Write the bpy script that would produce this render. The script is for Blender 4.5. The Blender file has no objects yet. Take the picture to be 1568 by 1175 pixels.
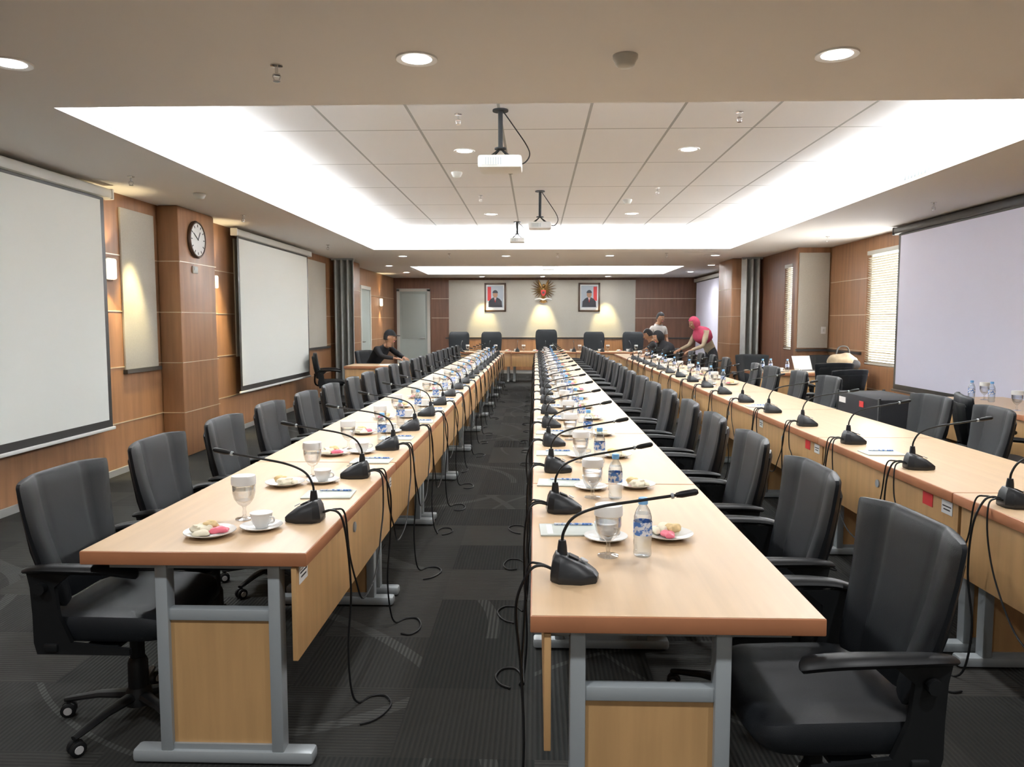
import bpy, bmesh, math, random
from mathutils import Vector, Matrix, Quaternion
random.seed(7)
scene=bpy.context.scene
COL=scene.collection
PI=math.pi

# ------------------------------------------------------------------ materials
def newmat(name):
    m=bpy.data.materials.new(name); m.use_nodes=True
    nt=m.node_tree; b=nt.nodes['Principled BSDF']
    return m,nt,b
def pmat(name,col,rough=.5,metal=0,noise=0,nscale=8,bump=0,bscale=200,emit=None,estr=0,stretch=(1,1,1),spec=None,coat=0,col2=None):
    m,nt,b=newmat(name)
    b.inputs['Roughness'].default_value=rough; b.inputs['Metallic'].default_value=metal
    b.inputs['Base Color'].default_value=(*col,1)
    if spec is not None: b.inputs['Specular IOR Level'].default_value=spec
    if coat: b.inputs['Coat Weight'].default_value=coat; b.inputs['Coat Roughness'].default_value=.15
    if emit: b.inputs['Emission Color'].default_value=(*emit,1); b.inputs['Emission Strength'].default_value=estr
    tc=nt.nodes.new('ShaderNodeTexCoord')
    mp=nt.nodes.new('ShaderNodeMapping'); mp.inputs['Scale'].default_value=stretch
    nt.links.new(tc.outputs['Object'],mp.inputs['Vector'])
    if noise or col2:
        n=nt.nodes.new('ShaderNodeTexNoise'); n.inputs['Scale'].default_value=nscale; n.inputs['Detail'].default_value=5
        nt.links.new(mp.outputs[0],n.inputs['Vector'])
        r=nt.nodes.new('ShaderNodeValToRGB')
        r.color_ramp.elements[0].position=.3; r.color_ramp.elements[1].position=.7
        if col2:
            r.color_ramp.elements[0].position=.46; r.color_ramp.elements[1].position=.54
            r.color_ramp.elements[0].color=(*col,1); r.color_ramp.elements[1].color=(*col2,1)
        else:
            r.color_ramp.elements[0].color=(*[c*(1-noise) for c in col],1)
            r.color_ramp.elements[1].color=(*[min(1,c*(1+noise)) for c in col],1)
        nt.links.new(n.outputs['Fac'],r.inputs['Fac']); nt.links.new(r.outputs[0],b.inputs['Base Color'])
    if bump:
        n=nt.nodes.new('ShaderNodeTexNoise'); n.inputs['Scale'].default_value=bscale
        nt.links.new(tc.outputs['Object'],n.inputs['Vector'])
        bp=nt.nodes.new('ShaderNodeBump'); bp.inputs['Strength'].default_value=bump; bp.inputs['Distance'].default_value=.01
        nt.links.new(n.outputs['Fac'],bp.inputs['Height']); nt.links.new(bp.outputs[0],b.inputs['Normal'])
    return m
def thinglass(name,col=(1,1,1),fac=.22):
    m=bpy.data.materials.new(name); m.use_nodes=True; nt=m.node_tree
    nt.nodes.clear()
    o=nt.nodes.new('ShaderNodeOutputMaterial'); mx=nt.nodes.new('ShaderNodeMixShader')
    t=nt.nodes.new('ShaderNodeBsdfTransparent'); t.inputs[0].default_value=(*col,1)
    g=nt.nodes.new('ShaderNodeBsdfGlossy'); g.inputs['Roughness'].default_value=.05
    lw=nt.nodes.new('ShaderNodeLayerWeight'); lw.inputs['Blend'].default_value=fac
    nt.links.new(lw.outputs['Facing'],mx.inputs[0]); nt.links.new(t.outputs[0],mx.inputs[1]); nt.links.new(g.outputs[0],mx.inputs[2])
    nt.links.new(mx.outputs[0],o.inputs[0]); return m

M={}
M['beech']=pmat('beech_laminate',(.60,.425,.255),.36,noise=.06,nscale=3,stretch=(10,.6,1))
M['beechv']=pmat('beech_panel',(.56,.34,.15),.4,noise=.09,nscale=3,stretch=(8,8,.6))
M['edge']=pmat('table_edge_wood',(.43,.18,.085),.4,noise=.08,nscale=6)
M['steel']=pmat('grey_painted_steel',(.38,.42,.44),.4,metal=.2)
M['black']=pmat('black_plastic',(.009,.010,.011),.45,spec=.3)
M['mic']=pmat('mic_plastic',(.016,.018,.021),.4)
M['leather']=pmat('black_fabric_upholstery',(.009,.011,.0135),.5,bump=.12,bscale=500,spec=.3)
M['hub']=pmat('caster_hub_grey',(.55,.55,.55),.4)
M['yellow']=pmat('yellow_tag',(.7,.55,.05),.5)
M['white']=pmat('white_plastic',(.8,.8,.78),.4)
M['offwhite']=pmat('off_white_plastic',(.62,.62,.58),.45)
M['china']=pmat('white_china',(.80,.80,.78),.2,coat=.4)
M['paper']=pmat('paper_lid',(.86,.86,.84),.7)
M['note']=pmat('notepad_cover',(.56,.60,.56),.4)
M['bread']=pmat('bread_snack',(.75,.55,.27),.7,noise=.25,nscale=40)
M['pink']=pmat('pink_snack_wrap',(.85,.18,.25),.35)
M['cream_food']=pmat('cream_snack',(.85,.78,.6),.6,noise=.1,nscale=30)
M['glass']=thinglass('clear_glass',(.93,.94,.95),.3)
M['pet']=thinglass('clear_plastic_bottle',(.88,.93,.97),.35)
M['water']=thinglass('water_surface',(.93,.96,.99),.15)
M['blue']=pmat('blue_white_label',(.08,.22,.6),.4,nscale=70,col2=(.75,.78,.85))
M['cap']=pmat('blue_cap',(.2,.48,.85),.4)
M['ceil']=pmat('ceiling_paint',(.83,.82,.81),.85,bump=.03,bscale=60)
M['cove']=pmat('cove_white_paint',(.88,.88,.88),.8)
M['lip']=pmat('cove_lip_added_glow',(.88,.88,.88),.8,emit=(1,1,1),estr=.75)  # white lip, no lamp: emission added so its unlit face looks bright
M['cream']=pmat('cream_fabric_panel',(.56,.53,.46),.9,noise=.04,nscale=60,bump=.1,bscale=300)
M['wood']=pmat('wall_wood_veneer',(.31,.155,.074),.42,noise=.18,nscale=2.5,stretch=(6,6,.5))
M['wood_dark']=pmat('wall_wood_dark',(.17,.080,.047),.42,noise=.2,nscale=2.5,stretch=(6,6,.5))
M['rail']=pmat('dark_rail',(.045,.042,.04),.4)
M['brass']=pmat('metal_joint_strip',(.7,.6,.45),.35,metal=.5)
M['base']=pmat('baseboard_grey',(.30,.30,.29),.5)
M['screen']=pmat('projection_fabric',(.89,.91,.87),.9,bump=.03,bscale=30)
M['screenR']=pmat('projection_fabric_lavender',(.80,.79,.93),.9,bump=.03,bscale=30)
M['partition']=pmat('folding_partition_vinyl',(.42,.43,.41),.6,noise=.08,nscale=10)
M['door']=pmat('door_grey_glass',(.42,.47,.44),.35)
M['doorframe']=pmat('door_frame_cream',(.62,.6,.54),.5)
M['chrome']=pmat('chrome',(.7,.7,.7),.2,metal=1)
M['lamp']=pmat('lamp_diffuser',(1,1,1),.5,emit=(1,.99,.97),estr=14)
M['lampwarm']=pmat('sconce_diffuser',(1,.9,.75),.5,emit=(1,.85,.6),estr=1.0)
M['gold']=pmat('emblem_gold',(.26,.14,.035),.4,metal=.4)
M['red']=pmat('red_paint',(.6,.03,.03),.5)
M['blind']=pmat('blind_slats',(.70,.66,.56),.6)
M['sky']=pmat('window_pane_daylight',(.9,.95,1),.3,emit=(1,.97,.9),estr=1.6)
M['skin']=pmat('skin',(.36,.19,.11),.55)
M['hair']=pmat('black_hair',(.012,.011,.012),.6)
M['cblack']=pmat('black_cloth',(.012,.012,.015),.85)
M['cwhite']=pmat('white_cloth',(.62,.61,.58),.85)
M['cdark']=pmat('charcoal_cloth',(.04,.04,.045),.85)
M['cpink']=pmat('pink_hijab_cloth',(.45,.05,.11),.8,noise=.15,nscale=12)
M['cbeige']=pmat('beige_cloth',(.36,.29,.2),.85,noise=.2,nscale=10)
M['cjean']=pmat('denim',(.05,.07,.12),.85)
M['frame']=pmat('portrait_frame',(.08,.04,.02),.4)
M['pic_bg']=pmat('portrait_background',(.45,.5,.55),.5)
M['pic_suit']=pmat('portrait_suit',(.02,.02,.03),.5)
M['lcd']=pmat('laptop_silver',(.5,.5,.5),.35,metal=.3)
M['green']=pmat('green_plastic',(.1,.55,.08),.5)

def carpet():
    m,nt,b=newmat('patterned_carpet'); N=nt.nodes.new; L=nt.links.new
    b.inputs['Roughness'].default_value=.95; b.inputs['Specular IOR Level'].default_value=.15
    tc=N('ShaderNodeTexCoord'); sep=N('ShaderNodeSeparateXYZ'); L(tc.outputs['Object'],sep.inputs[0])
    def mth(op,a,bv=None,c=None):
        n=N('ShaderNodeMath'); n.operation=op
        for i,v in enumerate((a,bv,c)):
            if v is None: continue
            if isinstance(v,(int,float)): n.inputs[i].default_value=v
            else: L(v,n.inputs[i])
        return n.outputs[0]
    fx=mth('FLOOR',mth('MULTIPLY',sep.outputs[0],2.0)); fy=mth('FLOOR',mth('MULTIPLY',sep.outputs[1],2.0))
    cmb=N('ShaderNodeCombineXYZ'); L(fx,cmb.inputs[0]); L(fy,cmb.inputs[1])
    wn=N('ShaderNodeTexWhiteNoise'); wn.noise_dimensions='2D'; L(cmb.outputs[0],wn.inputs['Vector'])
    sepc=N('ShaderNodeSeparateColor'); L(wn.outputs['Color'],sepc.inputs[0])
    sel=mth('GREATER_THAN',wn.outputs['Value'],.55)
    sx=mth('SINE',mth('MULTIPLY',sep.outputs[0],330)); sy=mth('SINE',mth('MULTIPLY',sep.outputs[1],330))
    st=N('ShaderNodeMix'); L(sel,st.inputs[0]); L(sx,st.inputs[2]); L(sy,st.inputs[3])
    ph=mth('GREATER_THAN',st.outputs[0],.0)
    wrap=N('ShaderNodeVectorMath'); wrap.operation='WRAP'
    L(tc.outputs['Object'],wrap.inputs[0]); wrap.inputs[1].default_value=(1.3,1.7,1); wrap.inputs[2].default_value=(-1.3,-1.7,-1)
    def ringw(cx,cy,r,w):
        d=N('ShaderNodeVectorMath'); d.operation='DISTANCE'; L(wrap.outputs[0],d.inputs[0]); d.inputs[1].default_value=(cx,cy,0)
        return mth('LESS_THAN',mth('ABSOLUTE',mth('SUBTRACT',d.outputs['Value'],r)),w)
    arc=None
    for a in ((-1.2,.2,1.0,.03),(.9,-1.2,1.3,.014),(.3,2.6,1.8,.04),(1.9,.7,1.75,.012),(-2.2,-1.4,2.1,.03)):
        r=ringw(*a); arc=r if arc is None else mth('MAXIMUM',arc,r)
    arc=mth('MULTIPLY',arc,mth('MULTIPLY_ADD',ph,.7,.3))
    arc=mth('MULTIPLY',arc,mth('GREATER_THAN',sepc.outputs[1],.3))
    nz=N('ShaderNodeTexNoise'); nz.inputs['Scale'].default_value=.9; nz.inputs['Detail'].default_value=2; L(tc.outputs['Object'],nz.inputs['Vector'])
    ramp=N('ShaderNodeValToRGB'); e=ramp.color_ramp.elements
    e[0].position=0; e[0].color=(.024,.026,.025,1); e[1].position=1; e[1].color=(.066,.064,.059,1)
    ramp.color_ramp.elements.new(.5).color=(.039,.039,.036,1)
    v=mth('ADD',mth('MULTIPLY',wn.outputs['Value'],.6),mth('MULTIPLY',st.outputs[0],.16)); v=mth('ADD',v,mth('MULTIPLY',nz.outputs['Fac'],.25))
    L(v,ramp.inputs[0])
    mx=N('ShaderNodeMix'); mx.data_type='RGBA'; L(mth('MULTIPLY',arc,.6),mx.inputs[0]); L(ramp.outputs[0],mx.inputs[6]); mx.inputs[7].default_value=(.10,.103,.098,1)
    L(mx.outputs[2],b.inputs['Base Color'])
    bp=N('ShaderNodeBump'); bp.inputs['Strength'].default_value=.4; bp.inputs['Distance'].default_value=.004; L(st.outputs[0],bp.inputs['Height']); L(bp.outputs[0],b.inputs['Normal'])
    return m
M['carpet']=carpet()
def tiles():
    m,nt,b=newmat('ceiling_tile_grid'); N=nt.nodes.new; L=nt.links.new
    b.inputs['Roughness'].default_value=.9
    tc=N('ShaderNodeTexCoord'); sep=N('ShaderNodeSeparateXYZ'); L(tc.outputs['Object'],sep.inputs[0])
    def mth(op,a,bv=None,c=None):
        n=N('ShaderNodeMath'); n.operation=op
        for i,v in enumerate((a,bv,c)):
            if v is None: continue
            if isinstance(v,(int,float)): n.inputs[i].default_value=v
            else: L(v,n.inputs[i])
        return n.outputs[0]
    def line(o,off,per,w):
        f=mth('FRACT',mth('DIVIDE',mth('ADD',o,off),per))
        return mth('LESS_THAN',mth('MINIMUM',f,mth('SUBTRACT',1,f)),w/per)
    lx=line(sep.outputs[0],.28+6.9,.69,.011); ly=line(sep.outputs[1],-6.49+13.6,1.36,.009)
    g=mth('MAXIMUM',lx,ly)
    mx=N('ShaderNodeMix'); mx.data_type='RGBA'; L(g,mx.inputs[0]); mx.inputs[6].default_value=(.80,.80,.80,1); mx.inputs[7].default_value=(.36,.36,.35,1)
    L(mx.outputs[2],b.inputs['Base Color'])
    bp=N('ShaderNodeBump'); bp.invert=True; bp.inputs['Strength'].default_value=.5; bp.inputs['Distance'].default_value=.01; L(g,bp.inputs['Height']); L(bp.outputs[0],b.inputs['Normal'])
    return m
M['tile']=tiles()

# ------------------------------------------------------------------ mesh builder
class MB:
    def __init__(s): s.v=[];s.f=[];s.mi=[];s.mats=[]
    def mat(s,k):
        m=M[k]
        if m not in s.mats: s.mats.append(m)
        return s.mats.index(m)
    def add(s,vs,fs,k,T=None):
        i=s.mat(k); o=len(s.v)
        for p in vs:
            p=Vector(p)
            if T is not None: p=T@p
            s.v.append(tuple(p))
        for f in fs: s.f.append([a+o for a in f]); s.mi.append(i)
    def box(s,c,sz,k,bev=0,T=None,seg=2,taper=None):
        bm=bmesh.new(); bmesh.ops.create_cube(bm,size=1)
        for v in bm.verts: v.co=Vector((v.co.x*sz[0],v.co.y*sz[1],v.co.z*sz[2]))
        if taper:
            for v in bm.verts:
                if v.co.z>0: v.co.x*=taper[0]; v.co.y*=taper[1]
        if bev: bmesh.ops.bevel(bm,geom=list(bm.edges),offset=min(bev,min(sz)*.49),segments=seg,profile=.5,affect='EDGES')
        bm.verts.ensure_lookup_table()
        R=Matrix.Translation(c)
        if T is not None: R=Matrix.Translation(c)@T
        s.add([v.co for v in bm.verts],[[v.index for v in f.verts] for f in bm.faces],k,R); bm.free()
    def bx(s,x0,x1,y0,y1,z0,z1,k,bev=0):
        s.box(((x0+x1)/2,(y0+y1)/2,(z0+z1)/2),(abs(x1-x0),abs(y1-y0),abs(z1-z0)),k,bev)
    def tube(s,pts,r,k,n=8,flat=None,caps=True,T=None):
        pts=[Vector(p) for p in pts]
        if not hasattr(r,'__len__'): r=[r]*len(pts)
        vs=[];up=None
        for i,p in enumerate(pts):
            t=(pts[min(i+1,len(pts)-1)]-pts[max(i-1,0)]).normalized()
            if up is None:
                up=Vector((0,0,1)) if abs(t.z)<.9 else Vector((0,1,0))
            a=t.cross(up)
            if a.length<1e-4: a=t.cross(Vector((1,0,0)))
            a.normalize(); b=a.cross(t).normalized(); up=b
            for j in range(n):
                an=2*PI*j/n
                f=flat if flat else 1
                vs.append(p+a*math.cos(an)*r[i]+b*math.sin(an)*r[i]*f)
        fs=[]
        for i in range(len(pts)-1):
            for j in range(n):
                fs.append([i*n+j,i*n+(j+1)%n,(i+1)*n+(j+1)%n,(i+1)*n+j])
        if caps:
            fs.append(list(range(n))[::-1]); fs.append([(len(pts)-1)*n+j for j in range(n)])
        s.add(vs,fs,k,T)
    def lathe(s,prof,k,n=20,c=(0,0,0),T=None,sx=1,sy=1):
        vs=[];fs=[]
        for r,z in prof:
            for j in range(n):
                a=2*PI*j/n; vs.append((r*math.cos(a)*sx,r*math.sin(a)*sy,z))
        for i in range(len(prof)-1):
            for j in range(n): fs.append([i*n+j,i*n+(j+1)%n,(i+1)*n+(j+1)%n,(i+1)*n+j])
        if prof[0][0]>1e-5: fs.append(list(range(n))[::-1])
        if prof[-1][0]>1e-5: fs.append([(len(prof)-1)*n+j for j in range(n)])
        R=Matrix.Translation(c)
        if T is not None: R=R@T
        s.add(vs,fs,k,R)
    def ell(s,c,r,k,n=14,m=10,T=None,zmin=-1,fn=None):
        vs=[];fs=[]
        for i in range(m+1):
            ph=-PI/2+PI*i/m
            z=math.sin(ph)
            if z<zmin: z=zmin
            cr=math.sqrt(max(1e-6,1-z*z))
            for j in range(n):
                a=2*PI*j/n; p=Vector((cr*math.cos(a)*r[0],cr*math.sin(a)*r[1],z*r[2]))
                if fn: p=fn(p)
                vs.append(p)
        for i in range(m):
            for j in range(n): fs.append([i*n+j,i*n+(j+1)%n,(i+1)*n+(j+1)%n,(i+1)*n+j])
        R=Matrix.Translation(c)
        if T is not None: R=R@T
        s.add(vs,fs,k,R)
    def loft(s,rings,k,T=None):
        n=len(rings[0]); vs=[p for r in rings for p in r]; fs=[]
        for i in range(len(rings)-1):
            for j in range(n): fs.append([i*n+j,i*n+(j+1)%n,(i+1)*n+(j+1)%n,(i+1)*n+j])
        fs.append(list(range(n))[::-1]); fs.append([(len(rings)-1)*n+j for j in range(n)])
        s.add(vs,fs,k,T)
    def mesh(s,name,ang=38):
        me=bpy.data.meshes.new(name); me.from_pydata(s.v,[],s.f)
        for m in s.mats: me.materials.append(m)
        me.polygons.foreach_set('material_index',s.mi)
        bm=bmesh.new(); bm.from_mesh(me); bmesh.ops.recalc_face_normals(bm,faces=bm.faces); bm.to_mesh(me); bm.free()
        me.polygons.foreach_set('use_smooth',[True]*len(me.polygons))
        me.set_sharp_from_angle(angle=math.radians(ang))
        me.update(); return me
def put(name,me,loc=(0,0,0),rz=0,rx=0,ry=0,sc=1,parent=None):
    o=bpy.data.objects.new(name,me); COL.objects.link(o); o.location=loc; o.rotation_euler=(rx,ry,rz)
    o.scale=(sc,)*3 if not hasattr(sc,'__len__') else sc
    if parent: o.parent=parent
    return o
def bez(P,n=24):
    """catmull-rom through points"""
    P=[Vector(p) for p in P]; Q=[P[0]]+P+[P[-1]]; out=[]
    per=max(2,n//(len(P)-1))
    for i in range(1,len(Q)-2):
        for j in range(per):
            t=j/per; a,b,c,d=Q[i-1:i+3]
            out.append(.5*((2*b)+(c-a)*t+(2*a-5*b+4*c-d)*t*t+(3*b-a-3*c+d)*t**3))
    out.append(P[-1]); return out

# ------------------------------------------------------------------ room shell
ZC=2.75; ZT=3.10
XL=-4.1; XR=5.0; YB=22.0; YF=-3.0
b=MB(); b.bx(-4.4,5.4,YF-.2,YB+.2,-.1,0,'carpet'); put('floor',b.mesh('floor'))
C1=(-2.83,3.36,4.5,13.4); C2=(-2.87,3.36,17.5,20.4)
b=MB()
def cb(x0,x1,y0,y1): b.bx(x0,x1,y0,y1,ZC,ZC+.04,'ceil')
X0,X1=-4.4,5.3
cb(X0,X1,YF-.1,C1[2]); cb(X0,C1[0],C1[2],C1[3]); cb(C1[1],X1,C1[2],C1[3])
cb(X0,X1,C1[3],C2[2]); cb(X0,C2[0],C2[2],C2[3]); cb(C2[1],X1,C2[2],C2[3]); cb(X0,X1,C2[3],YB+.1)
put('ceiling',b.mesh('ceiling'))
rec=.32
for ci,c in enumerate((C1,C2)):
    b=MB(); x0,x1,y0,y1=c
    lip=.13 if ci==0 else .08
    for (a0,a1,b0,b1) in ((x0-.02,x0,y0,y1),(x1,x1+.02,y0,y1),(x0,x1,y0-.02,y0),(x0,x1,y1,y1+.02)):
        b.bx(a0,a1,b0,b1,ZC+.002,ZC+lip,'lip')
    zt=ZT+.02
    for (a0,a1,b0,b1) in ((x0-rec-.05,x0-rec,y0-rec,y1+rec),(x1+rec,x1+rec+.05,y0-rec,y1+rec),(x0-rec,x1+rec,y0-rec-.05,y0-rec),(x0-rec,x1+rec,y1+rec,y1+rec+.05)):
        b.bx(a0,a1,b0,b1,ZC+.04,zt,'cove')
    for (a0,a1,b0,b1) in ((x0-rec,x0-.02,y0-rec,y1+rec),(x1+.02,x1+rec,y0-rec,y1+rec),(x0,x1,y0-rec,y0-.02),(x0,x1,y1+.02,y1+rec)):
        b.bx(a0,a1,b0,b1,ZC+.04,ZC+.05,'cove')
    put('trim_%d'%(ci+1),b.mesh('cove_trim'))
    b=MB(); b.bx(x0-rec-.05,x1+rec+.05,y0-rec-.05,y1+rec+.05,ZT,ZT+.05,'cove')
    if ci==0: b.bx(-2.35,3.0,y0-.2,13.3-.0,ZT-.006,ZT,'tile')
    put('ceiling_coffer',b.mesh('ceiling_coffer'))
    def cl(name,loc,sx,sy,e):
        l=bpy.data.lights.new(name,'AREA'); l.shape='RECTANGLE'; l.size=sx; l.size_y=sy; l.energy=e; l.color=(.93,.97,1)
        o=bpy.data.objects.new(name,l); COL.objects.link(o); o.location=loc; o.rotation_euler=(PI,0,0)
    yc=(y0+y1)/2; xc=(x0+x1)/2; per=30
    cl('cove_light',(x0-.17,yc,ZC+.08),.12,y1-y0,per*(y1-y0)); cl('cove_light',(x1+.17,yc,ZC+.08),.12,y1-y0,per*(y1-y0))
    cl('cove_light',(xc,y1+.17,ZC+.08),x1-x0,.12,per*(x1-x0)*.6)
    cl('cove_light',(xc,y0-.17,ZC+.08),x1-x0,.12,per*(x1-x0)*.35)

# left wall
Lz=(.5,1.05,1.6,2.15)
b=MB(); b.bx(XL-.15,XL,YF,YB+.1,0,ZC+.3,'wood')
put('wall_left',b.mesh('wall_left'))
b=MB()
def lp(y0,y1,z0=1.02,z1=2.62,k='cream'): b.bx(XL,XL+.02,y0,y1,z0,z1,k,.004)
lp(7.46,8.12); lp(3.6,7.0); lp(10.3,13.3); lp(13.5,14.8)
put('trim_3',b.mesh('wall_panels_left'))
b=MB()
for z in Lz: b.bx(XL,XL+.006,YF,YB,z-.005,z+.005,'brass')
b.bx(XL,XL+.045,7.44,8.14,.98,1.02,'rail'); b.bx(XL,XL+.045,13.4,15,.98,1.02,'rail'); b.bx(XL,XL+.045,3.5,7,.98,1.02,'rail')
put('trim_4',b.mesh('rails_left'))
b=MB(); b.bx(XL,XL+.025,YF,YB,0,.06,'base'); put('baseboard_left',b.mesh('baseboard_left'))
# clock column
b=MB(); b.bx(XL,-3.85,8.2,9.13,0,ZC,'wood',.03)
for z in Lz: b.bx(XL,-3.845,8.195,9.135,z-.004,z+.004,'brass')
put('wall_column_left',b.mesh('column_left'))
b=MB(); b.bx(XL,-3.8,15.4,16.5,0,ZC,'wood',.03)
for z in Lz: b.bx(XL,-3.795,15.395,16.505,z-.004,z+.004,'brass')
put('wall_column_left',b.mesh('column_left2'))
# clock
b=MB(); T=Matrix.Rotation(PI/2,4,'Y')
b.lathe([(.17,0),(.205,0),(.21,.02),(.2,.038),(.186,.040),(.184,.028),(.0001,.028)],'frame',40,T=T)
b.lathe([(.182,.0),(.182,.031),(.0001,.031)],'white',40,T=T)
for i in range(12):
    a=i*PI/6; b.box((.032,.155*math.sin(a),.155*math.cos(a)),(.003,.010,.03),'black',T=Matrix.Rotation(-a,4,'X'))
b.box((.034,.03,.04),(.003,.012,.11),'black',T=Matrix.Rotation(-.6,4,'X')); b.box((.036,-.05,.03),(.003,.009,.14),'black',T=Matrix.Rotation(1.05,4,'X'))
put('wall_clock',b.mesh('wall_clock'),(-3.85,8.6,2.42))
b=MB(); b.box((.008,0,0),(.016,.12,.08),'offwhite',.004); b.box((.018,0,.01),(.004,.07,.03),'note'); put('thermostat',b.mesh('thermostat'),(-3.85,8.55,2.08))

# sconces
b=MB(); b.box((.045,0,0),(.07,.10,.2),'lampwarm',.02); b.box((.01,0,0),(.02,.14,.22),'chrome',.004)
sconce=b.mesh('wall_sconce')
def lamp(name,typ,loc,e,col,rot=(0,0,0),**kw):
    l=bpy.data.lights.new(name,typ); l.energy=e; l.color=col
    for k,v in kw.items(): setattr(l,k,v)
    o=bpy.data.objects.new(name,l); COL.objects.link(o); o.location=loc; o.rotation_euler=rot; return o
for y in (7.22,9.62,20.0):
    s=put('wall_sconce',sconce,(XL,y,2.0),sc=(1,1,1) if y<9 or y>15 else (.8,.7,.8))
    lamp('sconce_glow','SPOT',(XL+.12,y,1.86),14,(1,.8,.45),(0,.12,0),spot_size=1.5,spot_blend=.8,shadow_soft_size=.04)
    lamp('sconce_glow','SPOT',(XL+.12,y,2.14),8,(1,.8,.45),(PI,-.12,0),spot_size=1.5,spot_blend=.8,shadow_soft_size=.04)
for y,e in ((7.6,160),(9.7,160)):
    lamp('wall_washer','SPOT',(XL+.42,y,ZC-.03),e,(1,.84,.42),(0,.25,0),spot_size=.66,spot_blend=.8,shadow_soft_size=.03)

# front (behind camera) wall
b=MB(); b.bx(-4.4,5.3,YF-.15,YF,0,ZC+.05,'cream'); put('wall_front',b.mesh('wall_front'))

# back wall
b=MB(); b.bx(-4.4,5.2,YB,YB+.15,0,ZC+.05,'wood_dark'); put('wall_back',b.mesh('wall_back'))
b=MB(); b.bx(-2.5,2.85,YB-.03,YB,1.06,2.68,'cream',.005); put('trim_5',b.mesh('cream_panel_back'))
b=MB(); b.bx(-2.5,2.85,YB-.03,YB,.1,1.0,'wood'); b.bx(-2.6,4.5,YB-.05,YB,1.0,1.04,'rail'); b.bx(-2.5,2.85,YB-.04,YB,1.045,1.06,'brass')
for z in (1.6,2.15): b.bx(-3.0,-2.5,YB-.008,YB,z-.006,z+.006,'brass'); b.bx(2.85,4.6,YB-.008,YB,z-.006,z+.006,'brass')
put('trim_6',b.mesh('wainscot_back'))
b=MB(); b.bx(-3.0,4.6,YB-.02,YB,0,.1,'base'); put('baseboard_back',b.mesh('baseboard_back'))
# doors
b=MB(); b.bx(-4.0,-3.92,YB-.07,YB,0,2.42,'doorframe'); b.bx(-3.12,-3.04,YB-.07,YB,0,2.42,'doorframe'); b.bx(-4.0,-3.04,YB-.07,YB,2.36,2.44,'doorframe')
b.bx(-3.92,-3.12,YB-.045,YB,0,2.36,'door'); b.bx(-3.86,-3.18,YB-.05,YB,1.0,2.28,'door',.004)
b.tube([(-3.2,YB-.05,1.02),(-3.2,YB-.1,1.02),(-3.32,YB-.1,1.02)],.012,'chrome')
put('door_1',b.mesh('door_1'))
b=MB(); b.bx(XL,XL+.06,17.6,17.68,0,2.3,'doorframe'); b.bx(XL,XL+.06,18.62,18.7,0,2.3,'doorframe'); b.bx(XL,XL+.06,17.6,18.7,2.26,2.34,'doorframe'); b.bx(XL,XL+.04,17.68,18.62,0,2.26,'door')
b.tube([(XL+.04,17.75,1.02),(XL+.09,17.75,1.02),(XL+.09,17.87,1.02)],.012,'chrome')
put('door_2',b.mesh('door_2'))

# right wall w/ window holes
b=MB()
wy0,wy1,wz0,wz1=10.4,11.75,.85,2.55
b.bx(XR,XR+.15,YF,wy0,0,ZC+.3,'wood'); b.bx(XR,XR+.15,wy1,13.3,0,ZC+.3,'wood'); b.bx(XR,XR+.15,wy0,wy1,0,wz0,'wood'); b.bx(XR,XR+.15,wy0,wy1,wz1,ZC+.3,'wood')
put('wall_right',b.mesh('wall_right'))
b=MB(); b.bx(4.45,XR+.1,13.2,13.3,0,ZC+.3,'wood'); 
sy0,sy1=13.45,13.85
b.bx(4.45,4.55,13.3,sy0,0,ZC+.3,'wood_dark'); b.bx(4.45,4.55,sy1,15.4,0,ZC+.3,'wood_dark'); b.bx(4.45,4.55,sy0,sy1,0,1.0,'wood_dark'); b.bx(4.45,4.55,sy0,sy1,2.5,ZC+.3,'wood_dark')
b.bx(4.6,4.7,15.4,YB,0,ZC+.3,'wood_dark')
put('wall_right_return',b.mesh('wall_right_return'))
b=MB(); b.bx(4.47,4.98,13.17,13.2,1.05,2.66,'cream',.004); b.bx(4.45,5,13.15,13.2,.99,1.03,'rail'); b.bx(4.96,5.0,11.85,13.15,.99,1.03,'rail')
for z in Lz: b.bx(4.993,5,YF,13.15,z-.005,z+.005,'brass')
put('trim_7',b.mesh('panels_right'))
b=MB(); b.bx(4.98,5,YF,13.2,0,.06,'base'); b.bx(4.45,5,13.18,13.2,0,.06,'base'); put('baseboard_right',b.mesh('baseboard_right'))
b=MB(); b.bx(3.9,4.6,15.4,16.5,0,ZC,'wood',.03)
for z in Lz: b.bx(3.895,4.6,15.395,16.5,z-.004,z+.004,'brass')
put('wall_column_right',b.mesh('column_right'))
def window(name,x,y0,y1,z0,z1):
    b=MB(); t=.05
    for a in ((y0,y0+t,z0,z1),(y1-t,y1,z0,z1),(y0,y1,z0,z0+t),(y0,y1,z1-t,z1)): b.bx(x+.05,x+.1,*a,'doorframe')
    b.bx(x+.085,x+.09,y0,y1,z0,z1,'sky')
    put(name,b.mesh(name))
    b=MB(); z=z0+.05
    while z<z1-.08:
        b.box((x+.02,(y0+y1)/2,z),(.034,y1-y0-.02,.002),'blind',T=Matrix.Rotation(.62,4,'Y')); z+=.035
    b.bx(x-.01,x+.04,y0,y1,z1-.06,z1,'offwhite',.005); b.bx(x,x+.03,y0+.01,y1-.01,z0+.01,z0+.03,'offwhite',.003)
    for yy in (y0+.15,y1-.15): b.tube([(x+.005,yy,z0+.02),(x+.005,yy,z1-.05)],.002,'offwhite',4)
    put('venetian_blind',b.mesh('blind'))
window('window_1',XR,wy0,wy1,wz0,wz1); window('window_2',4.45,sy0,sy1,1.0,2.5)
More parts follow.
